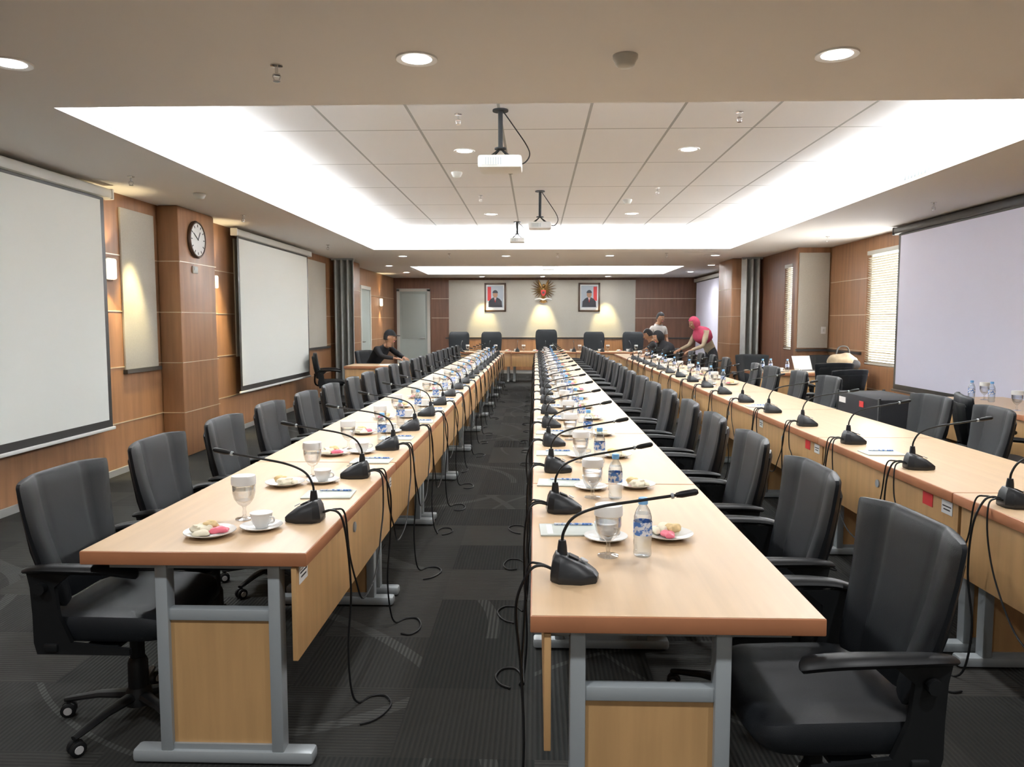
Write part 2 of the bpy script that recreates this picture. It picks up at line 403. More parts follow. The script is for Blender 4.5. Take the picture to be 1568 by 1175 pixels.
lamp('window_daylight','AREA',(XR-.05,(wy0+wy1)/2,1.7),25,(1,.97,.92),(0,PI/2,0),shape='RECTANGLE',size=1.6,size_y=1.2)

# folding partitions
def partition(x0,x1,y,name):
    b=MB(); n=int((x1-x0)/.055)*1; pts=[]
    for i in range(n+1):
        pts.append((x0+(x1-x0)*i/n, y+(0 if i%2 else .16)))
    for i in range(n):
        (xa,ya),(xb,yb)=pts[i],pts[i+1]
        b.add([(xa,ya,.02),(xb,yb,.02),(xb,yb,2.72),(xa,ya,2.72),(xa+.01,ya+.01,.02),(xb+.01,yb+.01,.02),(xb+.01,yb+.01,2.72),(xa+.01,ya+.01,2.72)],
          [[0,1,2,3],[4,5,6,7],[0,4,7,3],[1,5,6,2]],'partition')
    b.bx(x0-.01,x1+.01,y+.04,y+.12,2.71,2.75,'steel'); b.bx(x0-.01,x1+.01,y+.06,y+.1,0,.02,'steel')
    put(name,b.mesh(name,10))
partition(-4.05,-3.62,15.1,'folding_partition'); partition(4.05,4.42,15.1,'folding_partition')

# projection screens
def pscreen(y0,y1,ztop,zbot,fab,case='offwhite'):
    b=MB() # faces +X
    w=y1-y0
    b.box((0,w/2,ztop+.05),(.09,w+.16,.09),case,.02)
    ec='white' if case=='offwhite' else case
    b.box((.0,-.09,ztop+.05),(.095,.03,.1),ec,.01); b.box((.0,w+.09,ztop+.05),(.095,.03,.1),ec,.01)
    b.bx(-.002,.0,0,w,zbot,ztop+.02,'rail')
    b.bx(.0,.003,.06,w-.06,zbot+.07,ztop-.02,fab)
    b.box((0,w/2,zbot-.012),(.03,w+.06,.03),'white' if case=='offwhite' else 'rail',.008)
    b.tube([(0,w*.5,zbot-.02),(0,w*.5,zbot-.06)],.004,'black',6)
    return b.mesh('projection_screen')
put('projection_screen',pscreen(3.85,6.95,2.62,.52,'screen'),(-3.95,3.85,0))
put('projection_screen',pscreen(10.07,13.2,2.62,.56,'screen'),(-3.95,10.07,0))
put('projection_screen',pscreen(7.2,10.3,2.64,.60,'screenR','rail'),(4.78,10.3,0),rz=PI)
put('projection_screen',pscreen(18.6,21.8,2.6,.5,'screenR'),(4.53,21.8,0),rz=PI)

# ------------------------------------------------------------------ ceiling fittings
b=MB()
b.lathe([(.072,.0),(.072,-.004),(.098,-.008),(.1,-.002),(.1,.0)],'white',28)
b.lathe([(.072,-.002),(.0001,-.002)],'lamp',28)
dl=b.mesh('downlight')
def downlight(x,y,z,e=30):
    o=put('ceiling_downlight',dl,(x,y,z))
    lamp('downlight_bulb','SPOT',(x,y,z-.03),e,(.98,.985,1),spot_size=2.6,spot_blend=.9,shadow_soft_size=.08)
for x in (-2.55,-.57,1.41,3.4):
    downlight(x,3.73,ZC,60); downlight(x,.9,ZC,60); downlight(x,-1.6,ZC,60); downlight(x,14.7,ZC,50)
for x in (-.67,1.42):
    downlight(x,7.27,ZT-.006,60); downlight(x,11.5,ZT-.006,60)
for x in (-3.3,3.9):
    downlight(x,17.2,ZC,40); downlight(x,19.5,ZC,40)
for x in (-1.5,.19,2.0):
    downlight(x,21.4,ZC,3)
    lamp('wall_washer','SPOT',(x,21.4,ZC-.04),170,(1,.84,.42),(.36,0,0),spot_size=.72,spot_blend=.8,shadow_soft_size=.04)
b=MB(); b.lathe([(.03,0),(.03,-.006),(.008,-.01),(.008,-.04),(.018,-.045),(.02,-.05),(.0001,-.052)],'chrome',16)
b.tube([(.012,0,-.04),(.02,0,-.055),(.01,0,-.075)],.003,'chrome',6); b.tube([(-.012,0,-.04),(-.02,0,-.055),(-.01,0,-.075)],.003,'chrome',6)
b.lathe([(.018,-.075),(.018,-.079)],'chrome',12)
spr=b.mesh('fire_sprinkler')
for x,y,z in ((-1.27,3.8,ZC),(-3.5,6.6,ZC),(-3.45,9.0,ZC),(4.2,8.3,ZC),(4.3,11.5,ZC),(-.6,6.0,ZT-.006),(1.55,6.0,ZT-.006),(1.45,9.3,ZT-.006),(-.7,9.8,ZT-.006),(-1.6,14.2,ZC),(.4,14.2,ZC),(2.4,14.2,ZC),(-3.4,12.5,ZC)):
    put('fire_sprinkler',spr,(x,y,z))
b=MB(); b.lathe([(.06,0),(.06,-.015),(.05,-.03),(.045,-.045),(.03,-.055),(.0001,-.057)],'offwhite',24)
b.lathe([(.052,-.02),(.052,-.025)],'rail',24)
sm=b.mesh('smoke_detector'); put('smoke_detector',sm,(.42,3.72,ZC)); put('smoke_detector',sm,(1.2,10.2,ZT-.006)); put('smoke_detector',sm,(-.85,8.3,ZT-.006)); put('smoke_detector',sm,(-3.3,7.5,ZC))
b=MB(); b.bx(.0,.006,-.25,.25,0,.1,'offwhite',.002)
for i in range(8): b.box((.007,-.21+i*.06,.05),(.004,.02,.07),'steel')
vent=b.mesh('air_vent')
put('air_vent',vent,(C1[0],4.95,ZC+.015)); 
for y in (6.95,9.6): put('air_vent',vent,(C1[1],y,ZC+.015),rz=PI)
# projectors
def projector(x,y,z,zc,w,dx=.03):
    b=MB(); s=w/.32
    b.box((0,0,0),(.32*s,.26*s,.095*s),'white',.02*s)
    b.lathe([(.045*s,0),(.045*s,.03*s),(.035*s,.035*s)],'black',20,c=(.07*s,.12*s,0),T=Matrix.Rotation(-PI/2,4,'X'))
    b.bx(-.13*s,-.02*s,-.132*s,-.129*s,-.03*s,.03*s,'offwhite')
    for i in range(7): b.box((-.1*s+i*.018*s,-.131*s,-.0*s),(.006*s,.004,.05*s),'steel')
    for sx in(-1,1):
        for sy in (-1,1): b.tube([(sx*.08,sy*.06,.045*s),(0,0,.045*s+.07)],.006,'black',6)
    b.lathe([(.045,.045*s+.065),(.045,.045*s+.075)],'black',16)
    b.tube([(0,0,.045*s+.07),(0,0,zc-z-.01)],.018,'black',10)
    b.lathe([(.06,zc-z-.012),(.06,zc-z)],'black',18)
    b.tube(bez([(.02,0,zc-z-.01),(.1,0,(zc-z)*.7),(.2,.02,(zc-z)*.35),(.22,0,.06),(.17,-.02,.0),(.1,-.02,.02)],30),.005,'black',6)
    put('ceiling_projector',b.mesh('projector'),(x,y,z))
projector(-.27,5.9,2.69,ZT-.006,.33); projector(.05,9.5,2.67,ZT-.006,.28); projector(-.3,12.4,2.80,ZT-.006,.24); projector(.3,17.9,2.74,ZT,.28)

# ------------------------------------------------------------------ tables
TW=.75; TL=1.6
def table(L=TL,skirt=True):
    b=MB(); g=.003
    b.bx(0,TW,g,L-g,.705,.75,'edge',.004); b.bx(.004,TW-.004,g+.004,L-g-.004,.7495,.7508,'beech')
    for y in (.075,L-.075):
        for x in (.125,.505): b.box((x,y,.37),(.042,.055,.66),'steel',.005)
        b.bx(.05,.68,y-.02,y+.02,.68,.705,'steel'); b.bx(.125,.505,y-.02,y+.02,.50,.54,'steel',.004)
        b.bx(.147,.484,y-.01,y+.01,.07,.50,'beechv'); b.bx(.125,.505,y-.02,y+.02,.04,.07,'steel')
        b.box((.315,y,.028),(.62,.065,.045),'steel',.012)
        for x in (.03,.6): b.lathe([(.018,0),(.018,.012)],'black',10,c=(x,y,0))
    b.bx(.12,.15,.075,L-.075,.67,.70,'steel'); b.bx(.49,.52,.075,L-.075,.67,.70,'steel')
    if skirt:
        b.bx(.036,.054,.012,L-.012,.385,.700,'beechv',.002)
        b.lathe([(.022,0),(.022,.006),(.014,.008)],'steel',16,c=(.036,L/2,.62),T=Matrix.Rotation(-PI/2,4,'Y'))
        for y in (.25,L-.25): b.bx(.054,.125,y-.015,y+.015,.6,.62,'steel')
    return b.mesh('conference_table')
tm=table()
RX=-.012; LX=-.742; TX=1.83
for i in range(10): put('conference_table',tm,(RX,1.887+TL*i,0))
for i in range(10): put('conference_table',tm,(LX,2.39+TL*(i+1),0),rz=PI)
for i in range(10): put('conference_table',tm,(TX,1.75+TL*i,0))
for i in range(3): put('conference_table',tm,(-2.2+TL*(i+1),18.75,0),rz=PI/2)
for i in range(3): put('conference_table',tm,(3.9,2.9+TL*i,0))
put('conference_table',tm,(4.85,11.2,0),rz=PI/2)
put('side_table',table(1.25),(-1.98,12.7,0),rz=PI/2)

# ------------------------------------------------------------------ office chair
def chair_mesh():
    b=MB()
    rings=[]
    def outline(hw,y0,y1,z,n=32,p=5.5):
        r=[]
        for j in range(n):
            a=2*PI*j/n; c,s=math.cos(a),math.sin(a)
            x=hw*math.copysign(abs(c)**(2/p),c); y=(y0+y1)/2+(y1-y0)/2*math.copysign(abs(s)**(2/p),s)
            r.append((x,y,z))
        return r
    for hw,y0,y1,z in ((.20,-.18,.19,.395),(.24,-.215,.235,.40),(.252,-.225,.25,.42),(.252,-.225,.252,.455),(.242,-.22,.242,.476),(.215,-.2,.21,.484),(.12,-.1,.12,.478)):
        rr=[]
        for (x,y,zz) in outline(hw,y0,y1,z):
            dz=-.03*max(0,(y-.1)/.15)**2 if z>.44 else 0
            rr.append((x,y,zz+dz+ (.012*(abs(x)/.25)**3 if z>.45 else 0)))
        rings.append(rr)
    b.loft(rings,'leather')
    # back
    def backring(z,hw,th,yoff,n=25):
        fr=[];bk=[]
        for i in range(n):
            u=-1+2*i/(n-1)
            wing=max(0,abs(u)-.5)*.085
            crease=-.004*math.exp(-((abs(u)-.5)/.05)**2)
            round_=(1-abs(u)**10)
            zz=z-.012*abs(u)**3*(1 if z>.9 else 0)
            fr.append((u*hw,yoff+wing+crease+th*.5*round_,zz))
            bk.append((u*hw,yoff+wing*.7-th*.5*round_,zz))
        return fr+bk[::-1]
    R=[]
    for z,hw,th in ((.50,.175,.01),(.505,.19,.035),(.53,.203,.055),(.6,.217,.068),(.68,.232,.064),(.76,.246,.056),(.84,.257,.050),(.9,.263,.045),(.945,.265,.038),(.957,.262,.026),(.962,.256,.008)):
        t=(z-.5)/.46
        R.append(backring(z,hw,th,-.195-.085*t-.015*math.sin(t*PI)))
    b.loft(R,'leather')
    R=[]
    for z,hw,th in ((.52,.17,.01),(.53,.185,.02),(.7,.205,.02),(.88,.215,.02),(.9,.20,.01)):
        t=(z-.5)/.46; R.append(backring(z,hw,th,-.232-.085*t-.015*math.sin(t*PI)))
    b.loft(R,'black')
    b.tube(bez([(0,-.05,.385),(0,-.22,.39),(0,-.275,.45),(0,-.27,.6)],12),.03,'black',8,flat=.5)
    b.box((0,0,.385),(.22,.26,.035),'black',.01); b.box((0,.0,.375),(.5,.12,.014),'black',.004)
    for s in (-1,1):
        b.loft([[(s*x,y,z) for x,y in ((.255,y0),(.272,y0),(.272,y1),(.255,y1))] for z,y0,y1 in ((.365,-.2,.12),(.385,-.205,.12),(.405,-.21,-.08),(.50,-.21,-.12),(.60,-.215,-.13),(.650,-.225,-.07))],'black')
        pad=bez([(s*.25,-.235,.652),(s*.275,-.17,.666),(s*.285,-.05,.670),(s*.28,.06,.666),(s*.262,.13,.652),(s*.25,.15,.642)],20)
        n=len(pad); rad=[.02+.017*math.sin(PI*min(1,(i+.6)/(n*.6))/2) if i<n-3 else .035-.010*(i-(n-3)) for i in range(n)]
        b.tube(pad,rad,'black',10,flat=.5)
        b.box((s*.266,-.15,.39),(.03,.05,.03),'black',.008)
        b.lathe([(.02,0),(.02,.02)],'black',10,c=(s*.275,-.17,.60),T=Matrix.Rotation(s*PI/2,4,'Y'))
    b.box((.12,.253,.43),(.05,.002,.022),'yellow')
    b.lathe([(.026,.20),(.026,.38)],'black',14); b.lathe([(.038,.08),(.036,.22),(.028,.24)],'black',14); b.lathe([(.05,.06),(.05,.1),(.035,.13)],'black',14)
    for i in range(5):
        a=PI/2+PI/5+i*2*PI/5; d=Vector((math.cos(a),math.sin(a),0))
        b.tube([d*.03+Vector((0,0,.095)),d*.15+Vector((0,0,.09)),d*.25+Vector((0,0,.072)),d*.285+Vector((0,0,.066))],[.026,.02,.016,.013],'black',8,flat=.7)
        p=d*.275
        b.tube([p+Vector((0,0,.07)),p+Vector((0,0,.03))],.008,'black',6)
        q=Vector((-d.y,d.x,0)); 
        ax=(q+d*.4*(1 if i%2 else -1)).normalized()
        rot=Vector((0,0,1)).rotation_difference(ax).to_matrix().to_4x4()
        for sgn in (-1,1):
            b.lathe([(.0001,-.008),(.02,-.01),(.027,-.006),(.028,0),(.027,.006),(.02,.01),(.0001,.008)],'black',14,c=p+ax*.014*sgn+Vector((0,0,.028)),T=rot)
            b.lathe([(.0001,-.002),(.014,-.002),(.015,0),(.014,.002),(.0001,.002)],'hub',12,c=p+ax*(.0245)*sgn+Vector((0,0,.028)),T=rot)
    return b.mesh('office_chair')
cm=chair_mesh()
def J(v): return random.uniform(-v,v)
put('office_chair',cm,(.80,2.12,0),rz=PI/2+.06)
for i in range(1,20): put('office_chair',cm,(.80+J(.012),2.12+.775*i+J(.015),0),rz=PI/2+J(.05))
put('office_chair',cm,(-1.50,2.74,0),rz=-PI/2)
for i in range(1,20): put('office_chair',cm,(-1.53+J(.02),2.72+.765*i+J(.015),0),rz=-PI/2+J(.06))
for i,y in enumerate((4.9,5.65,7.6,8.4,9.3,10.0,11.6,12.5,13.3,14.1,15.35,16.95)):
    put('office_chair',cm,(2.64+J(.03),y,0),rz=PI/2+J(.12))
for x,y,r in ((3.45,8.9,.4),(3.9,10.35,.1),(4.6,12.2,2.9),(3.5,12.4,2.9),(3.45,5.7,-1.9)):
    put('office_chair',cm,(x,y,0),rz=r)
put('office_chair',cm,(-3.55,13.1,0),rz=-1.3)
# executive chair
def exec_mesh():
    b=MB()
    b.box((0,.02,.46),(.54,.52,.12),'leather',.05,seg=4)
    R=[]
    for z,hw,th in ((.5,.2,.02),(.52,.235,.07),(.6,.255,.1),(.75,.265,.1),(.9,.275,.09),(1.05,.28,.1),(1.15,.27,.1),(1.2,.25,.07),(1.225,.21,.02)):
        t=(z-.5)/.7; ring=[]
        for i in range(28):
            a=2*PI*i/28; c,s=math.cos(a),math.sin(a)
            ring.append((hw*math.copysign(abs(c)**.5,c),-.26-.08*t+th*.5*math.copysign(abs(s)**.7,s),z))
        R.append(ring)
    b.loft(R,'leather')
    for s in(-1,1):
        b.tube(bez([(s*.28,-.24,.68),(s*.31,-.1,.69),(s*.31,.1,.68),(s*.3,.18,.62),(s*.28,.15,.46)],20),.028,'black',10,flat=.6)
    b.lathe([(.03,.1),(.03,.42)],'chrome',14)
    for i in range(5):
        a=PI/2+i*2*PI/5; d=Vector((math.cos(a),math.sin(a),0))
        b.tube([Vector((0,0,.11)),d*.3+Vector((0,0,.07))],[.03,.016],'black',8)
        b.lathe([(.0001,-.02),(.025,-.018),(.028,0),(.025,.018),(.0001,.02)],'black',12,c=d*.29+Vector((0,0,.028)),T=Vector((0,0,1)).rotation_difference(Vector((-d.y,d.x,0))).to_matrix().to_4x4())
    return b.mesh('executive_chair')
em=exec_mesh()
for x in (-2.05,-1.2,.32,1.55,2.55): put('executive_chair',em,(x,20.0+J(.05),0),rz=PI+J(.1),sc=1.05 if abs(x-.32)<.01 else 1)

# ------------------------------------------------------------------ desk items
def mic_mesh():
    b=MB(); oc=[(-.068,.03),(-.068,-.03),(-.045,-.052),(.02,-.056),(.066,-.035),(.072,0),(.066,.035),(.02,.056),(-.045,.052)]
    def ring(s,f,sh=0): return [(x*s+sh,y*s,f(x*s+sh)) for x,y in oc]
    b.loft([ring(.94,lambda x:0),ring(1,lambda x:.006),ring(1,lambda x:.02),ring(.86,lambda x:.045-.25*x,-.003),ring(.66,lambda x:.06-.38*x,-.008),ring(.55,lambda x:.064-.42*x,-.008)],'mic')
    b.lathe([(.016,0),(.014,.03),(.011,.05)],'mic',12,c=(-.034,0,.066))
    b.lathe([(.012,0),(.012,.003)],'hub',14,c=(.03,0,.058),T=Matrix.Rotation(.45,4,'Y'))
    b.box((.0,0,.068),(.03,.028,.004),'black',T=Matrix.Rotation(.42,4,'Y'))
    g=bez([(-.034,0,.10),(-.03,0,.14),(.0,.0,.185),(.07,.0,.215),(.18,.0,.235),(.30,.0,.255)],30)
    b.tube(g,.0045,'black',8)
    b.tube([(.29,0,.2535),(.305,0,.256),(.345,0,.264),(.352,0,.2655)],[.007,.010,.010,.006],'black',12)
    b.lathe([(.0085,-.004),(.0085,.004)],'steel',10,c=(.28,0,.2515),T=Matrix.Rotation(PI/2-.17,4,'Y'))
    return b.mesh('desk_microphone')
mm=mic_mesh()
def goblet():
    b=MB()
    b.lathe([(.001,.0),(.034,.001),(.034,.004),(.012,.008),(.006,.016),(.008,.028),(.0055,.04),(.008,.05),(.022,.06),(.036,.08),(.042,.105),(.042,.14),(.0405,.14),(.040,.11),(.03,.075),(.001,.062)],'glass',24)
    b.lathe([(.039,.115),(.001,.115)],'water',20)
    b.lathe([(.0435,.134),(.0455,.136),(.0455,.160),(.043,.168),(.001,.170)],'paper',28)
    return b.mesh('water_goblet')
def bottle():
    b=MB()
    b.lathe([(.001,.004),(.022,0),(.028,.004),(.0295,.012),(.0275,.03),(.0295,.045),(.0285,.06),(.0295,.065),(.0295,.115),(.0285,.12),(.0285,.13),(.022,.15),(.013,.165),(.012,.172)],'pet',22)
    b.lathe([(.0262,.14),(.001,.14)],'water',16)
    vs=[];n=22
    for z in (.072,.115):
        for j in range(n): a=2*PI*j/n; vs.append((.0302*math.cos(a),.0302*math.sin(a),z))
    b.add(vs,[[j,(j+1)%n,n+(j+1)%n,n+j] for j in range(n)],'blue')
    b.lathe([(.015,.170),(.0155,.172),(.0155,.186),(.014,.19),(.001,.19)],'cap',18)
    return b.mesh('water_bottle')
def plate(food=True):
    b=MB()
    b.lathe([(.001,0),(.045,0),(.05,.003),(.07,.012),(.088,.018),(.088,.0205),(.07,.015),(.05,.007),(.001,.006)],'china',32)
    if food:
        def lump(p): return p*(1+.14*math.sin(p.x*170+p.y*90)+.08*math.sin(p.z*260+p.x*120))
        b.ell((-.02,.012,.025),(.045,.035,.018),'cream_food',20,14,fn=lump); b.ell((.005,.02,.033),(.03,.028,.016),'bread',18,12,fn=lump)
        b.ell((.03,-.015,.021),(.036,.02,.012),'pink',18,12,fn=lump); b.ell((-.03,-.025,.02),(.028,.02,.012),'cream_food',18,12,fn=lump)
    return b.mesh('snack_plate')
def cup():
    b=MB()
    b.lathe([(.001,0),(.04,0),(.045,.003),(.062,.009),(.075,.014),(.075,.0165),(.06,.011),(.04,.006),(.001,.006)],'china',30)
    b.lathe([(.001,.007),(.022,.007),(.024,.012),(.034,.03),(.038,.05),(.0385,.058),(.0365,.058),(.035,.045),(.022,.016),(.001,.013)],'china',26)
    b.tube(bez([(.036,0,.048),(.056,0,.048),(.058,0,.032),(.032,0,.024)],12),.0035,'china',8)
    b.lathe([(.040,.058),(.0405,.061),(.001,.063)],'paper',24)
    return b.mesh('teacup_with_saucer')
def note():
    b=MB(); b.bx(-.075,.075,-.105,.105,0,.006,'note',.001); b.bx(-.073,.076,-.103,.103,.001,.005,'paper'); 
    b.bx(-.06,.06,.06,.08,.006,.0065,'paper'); b.tube([(.05,-.09,.01),(.055,.05,.01)],.004,'blue',8)
    return b.mesh('notepad')
gm,bm_,pm,cum,nm=goblet(),bottle(),plate(),cup(),note()
def cable(v,chain=True):
    b=MB(); rnd=random.Random(v)
    P=[(.075,0,.775),(.03,.005,.79),(-.008,.01,.765),(-.025-.02*rnd.random(),.015,.66),(-.03,.02+.04*rnd.random(),.45),(-.02,.05*rnd.random(),.25),(-.03,.03,.08),(-.05,.06,.008)]
    x,y=-.05,.06; a=rnd.uniform(0,6)
    for i in range(6):
        a+=rnd.uniform(.4,1.2); x+=math.cos(a)*.05-.004; y+=math.sin(a)*.08; P.append((min(-.01,max(x,-.18)),y,.006))
    b.tube(bez(P,90),.0045,'black',6)
    if chain:
        lo=rnd.uniform(.18,.38)
        P=[(.075,.01,.773),(.02,.04,.785),(-.010,.06,.76),(-.02,.08,.6),(-.03,.14,lo+.12),(-.025,.28,lo),(-.03,.5,lo+.03),(-.025,.66,lo+.18),(-.02,.74,.62),(-.012,.765,.755),(.02,.78,.787),(.075,.79,.775)]
        b.tube(bez(P,70),.0038,'black',6)
    return b.mesh('microphone_cable')
cabs=[cable(i) for i in range(5)]; cabend=cable(9,False)
ZS=.7508
def seat(x0,sgn,y,last=False):
    put('desk_microphone',mm,(x0+sgn*.125,y,ZS),rz=(0 if sgn>0 else PI)+J(.12))
    put('microphone_cable',cabend if last else random.choice(cabs),(x0,y,0),sc=(sgn,1,1))
for i in range(20):
    y=2.17+.8*i; seat(RX,1,y,i==19)
    j=.02
    put('notepad',nm,(RX+.135+J(j),y+.52,ZS),rz=PI/2+J(.1)); put('water_goblet',gm,(RX+.245+J(j),y+.235+J(j),ZS))
    put('water_bottle',bm_,(RX+.345+J(.012),y+.235+J(j),ZS),rz=J(3)); put('snack_plate',pm,(RX+.455+J(j),y+.43+J(j),ZS),rz=J(3))
    put('teacup_with_saucer',cum,(RX+.25+J(j),y+.41,ZS),rz=J(1))
for i in range(19):
    y=2.80+.8*i; seat(LX,-1,y,i==18)
    j=.02
    put('notepad',nm,(LX-.14+J(j),y+.42,ZS),rz=PI/2+J(.1)); put('water_goblet',gm,(LX-.345+J(j),y+.01,ZS))
    put('snack_plate',pm,(LX-.41+J(j),y-.2+J(j),ZS),rz=J(3)); put('teacup_with_saucer',cum,(LX-.245+J(j),y-.12,ZS),rz=J(1))
    if i>1: put('water_bottle',bm_,(LX-.2+J(.03),y+.22,ZS),rz=J(3))
for i in range(17):
    y=2.3+.8*i+.0; 
    seat(TX,1,y,i==16)
    if i>7:
        put('water_goblet',gm,(TX+.3+J(.05),y+.2,ZS)); put('water_bottle',bm_,(TX+.4+J(.05),y+.25,ZS)); put('teacup_with_saucer',cum,(TX+.25+J(.04),y+.4,ZS)); put('snack_plate',pm,(TX+.5,y+.4,ZS),rz=J(3))
    elif i in (2,5): put('notepad',nm,(TX+.14,y+.45,ZS),rz=PI/2)
for x in (-1.9,-1.2,-.5,.2,.9,1.6,2.3):
    put('teacup_with_saucer',cum,(x,19.1,ZS)); put('water_goblet',gm,(x+.2,19.05,ZS)); put('snack_plate',pm,(x-.2,19.2,ZS)); put('desk_microphone',mm,(x+.05,18.9,ZS),rz=PI/2)
put('water_bottle',bm_,(4.15,7.35,ZS)); put('water_bottle',bm_,(4.25,7.2,ZS)); put('water_goblet',gm,(4.3,7.4,ZS)); put('water_goblet',gm,(4.05,6.5,ZS)); put('water_bottle',bm_,(4.12,6.42,ZS))
for x,y in ((3.4,11.5),(3.55,11.6),(3.75,11.45)): put('water_bottle',bm_,(x,y,ZS)); put('teacup_with_saucer',cum,(x+.1,y-.15,ZS))
# laptop
b=MB(); b.box((0,0,.009),(.34,.24,.016),'lcd',.004); b.box((0,0,.018),(.29,.12,.002),'black'); b.box((0,.165,.12),(.34,.008,.23),'lcd',.003,T=Matrix.Rotation(-.35,4,'X')); b.box((0,.158,.122),(.31,.003,.2),'paper',T=Matrix.Rotation(-.35,4,'X')); b.tube([(-.14,.122,.016),(.14,.122,.016)],.006,'black',8)
put('laptop',b.mesh('laptop'),(4.1,11.5,ZS),rz=.4)
b=MB(); b.lathe([(.04,0),(.05,.1),(.048,.1),(.038,.004),(.001,.003)],'green',20); put('green_cup',b.mesh('green_cup'),(4.32,11.35,ZS))
def wr(p): return p*(1+.08*math.sin(p.x*30)+.06*math.sin(p.y*40+p.z*30))
b=MB(); b.ell((0,0,.14),(.22,.14,.13),'cbeige',20,14,fn=wr); b.tube(bez([(-.1,0,.25),(-.06,0,.36),(.06,0,.36),(.1,0,.25)],16),.012,'rail',8); b.ell((.12,-.08,.095),(.12,.08,.075),'cdark',16,10,fn=wr)
put('fabric_bag',b.mesh('fabric_bag'),(4.62,11.6,ZS+.005))
# equipment case
b=MB(); b.box((0,0,.45),(.42,.85,.84),'cblack',.015)
for sx in(-1,1):
    for sy in (-1,1):
        b.box((sx*.205,sy*.42,.46),(.02,.02,.84),'mic',.004)
        b.lathe([(.03,-.015),(.03,.015)],'black',12,c=(sx*.15,sy*.33,.03),T=Matrix.Rotation(PI/2,4,'X'))
b.box((-.213,.3,.80),(.004,.14,.05),'paper'); b.box((-.213,-.1,.80),(.004,.08,.05),'red'); b.tube(bez([(-.21,-.1,.6),(-.25,-.1,.6),(-.25,.1,.6),(-.21,.1,.6)],12),.008,'steel',8)
put('equipment_case',b.mesh('equipment_case'),(2.98,6.62,0))
# asset labels
def label(x,y,z,k,sy=.09,sz=.06,sg=-1):
    b=MB(); b.box((0,0,0),(.002,sy,sz),k); 
    if k=='paper': b.box((sg*.0012,0,.005),(.0006,sy*.8,.006),'rail'); b.box((sg*.0012,0,-.01),(.0006,sy*.6,.006),'rail')
    put('asset_label',b.mesh('asset_label'),(x,y,z))
for y in (3.45,5.05): label(TX+.034,y+.0,.66,'paper'); label(TX+.034,y+.17,.66,'red')
label(TX+.034,6.3,.66,'paper')
label(LX-.034,2.47,.665,'paper',sg=1); label(LX-.034,4.0,.64,'paper',.05,.05,sg=1)

# ------------------------------------------------------------------ wall decorations
def portrait(flip=1):
    b=MB(); w,h=.62,.82
    for a in ((-w/2,-w/2+.05,-h/2,h/2),(w/2-.05,w/2,-h/2,h/2),(-w/2,w/2,-h/2,-h/2+.05),(-w/2,w/2,h/2-.05,h/2)): b.bx(a[0],a[1],-.035,0,a[2],a[3],'frame',.004)
    b.bx(-w/2+.03,w/2-.03,-.01,-.002,-h/2+.03,h/2-.03,'paper'); b.bx(-w/2+.08,w/2-.08,-.013,-.01,-h/2+.12,h/2-.08,'pic_bg')
    sx=-.17*flip; b.bx(sx-.05,sx+.05,-.0145,-.013,-.1,.3,'red'); b.bx(sx-.05,sx+.05,-.0147,-.0145,-.28,-.1,'paper')
    def flat(pts,k,y): b.add([(x,y,z) for x,z in pts],[list(range(len(pts)))],k)
    flat([(-.2,-.28),(.2,-.28),(.19,-.12),(.12,-.04),(.04,.0),(-.04,.0),(-.12,-.04),(-.19,-.12)],'pic_suit',-.0152)
    flat([(-.035,.0),(.035,.0),(0,-.14)],'paper',-.0156); flat([(-.008,-.02),(.008,-.02),(.012,-.13),(0,-.15),(-.012,-.13)],'red',-.0160)
    flat([(.07*math.cos(t*PI/10),.08+.095*math.sin(t*PI/10)) for t in range(20)],'skin',-.0164)
    flat([(.078*math.cos(t*PI/12),.12+.085*math.sin(t*PI/12)) for t in range(13)],'pic_suit',-.0168)
    return b.mesh('framed_portrait')
put('framed_portrait',portrait(1),(-1.16,YB-.03,2.19)); put('framed_portrait',portrait(-1),(1.53,YB-.03,2.19))
b=MB()
for s in (-1,1):
    for i in range(9):
        a=math.radians(-62+i*17); L=.30-.012*abs(i-5)
        root=Vector((s*.05,0,.04+.012*i)); d=Vector((s*math.cos(a),0,math.sin(a)))
        if i>4: d=Vector((s*math.cos(a)*.8+s*.15,0,math.sin(a))).normalized()
        b.tube([root,root+d*L*.6,root+d*L],[.02,.028,.008],'gold',8,flat=.4)
        b.tube([root,root+d*L*.45],[.03,.026],'gold',8,flat=.6)
for i in range(-3,4):
    b.tube([(0,0,-.12),(i*.035,0,-.30+abs(i)*.01)],[.02,.018],'gold',8,flat=.4)
b.ell((0,-.01,.0),(.075,.04,.15),'gold'); b.ell((.01,-.02,.2),(.042,.04,.05),'gold'); b.tube([(.03,-.03,.2),(.075,-.03,.185)],[.016,.003],'gold',8)
b.loft([[(x,y,z) for x,z in ((-.06,.07),(.06,.07),(.065,0),(.04,-.07),(0,-.1),(-.04,-.07),(-.065,0))] for y in (-.03,-.065)],'red')
b.bx(-.03,.03,-.07,-.065,-.03,.03,'rail')
b.tube(bez([(-.22,-.03,-.2),(-.1,-.04,-.17),(0,-.04,-.2),(.1,-.04,-.17),(.22,-.03,-.2)],20),.022,'white',8)
for s in(-1,1): b.tube([(s*.03,-.02,-.1),(s*.07,-.03,-.18)],.016,'gold',8)
put('garuda_emblem',b.mesh('garuda_emblem'),(.22,YB-.075,2.32),sc=(1.08,.9,1.0))
b=MB(); b.box((0,-.01,0),(.08,.02,.12),'white',.004); b.box((0,-.022,0),(.03,.006,.05),'offwhite',.002); put('light_switch',b.mesh('light_switch'),(4.9,13.17,1.35))

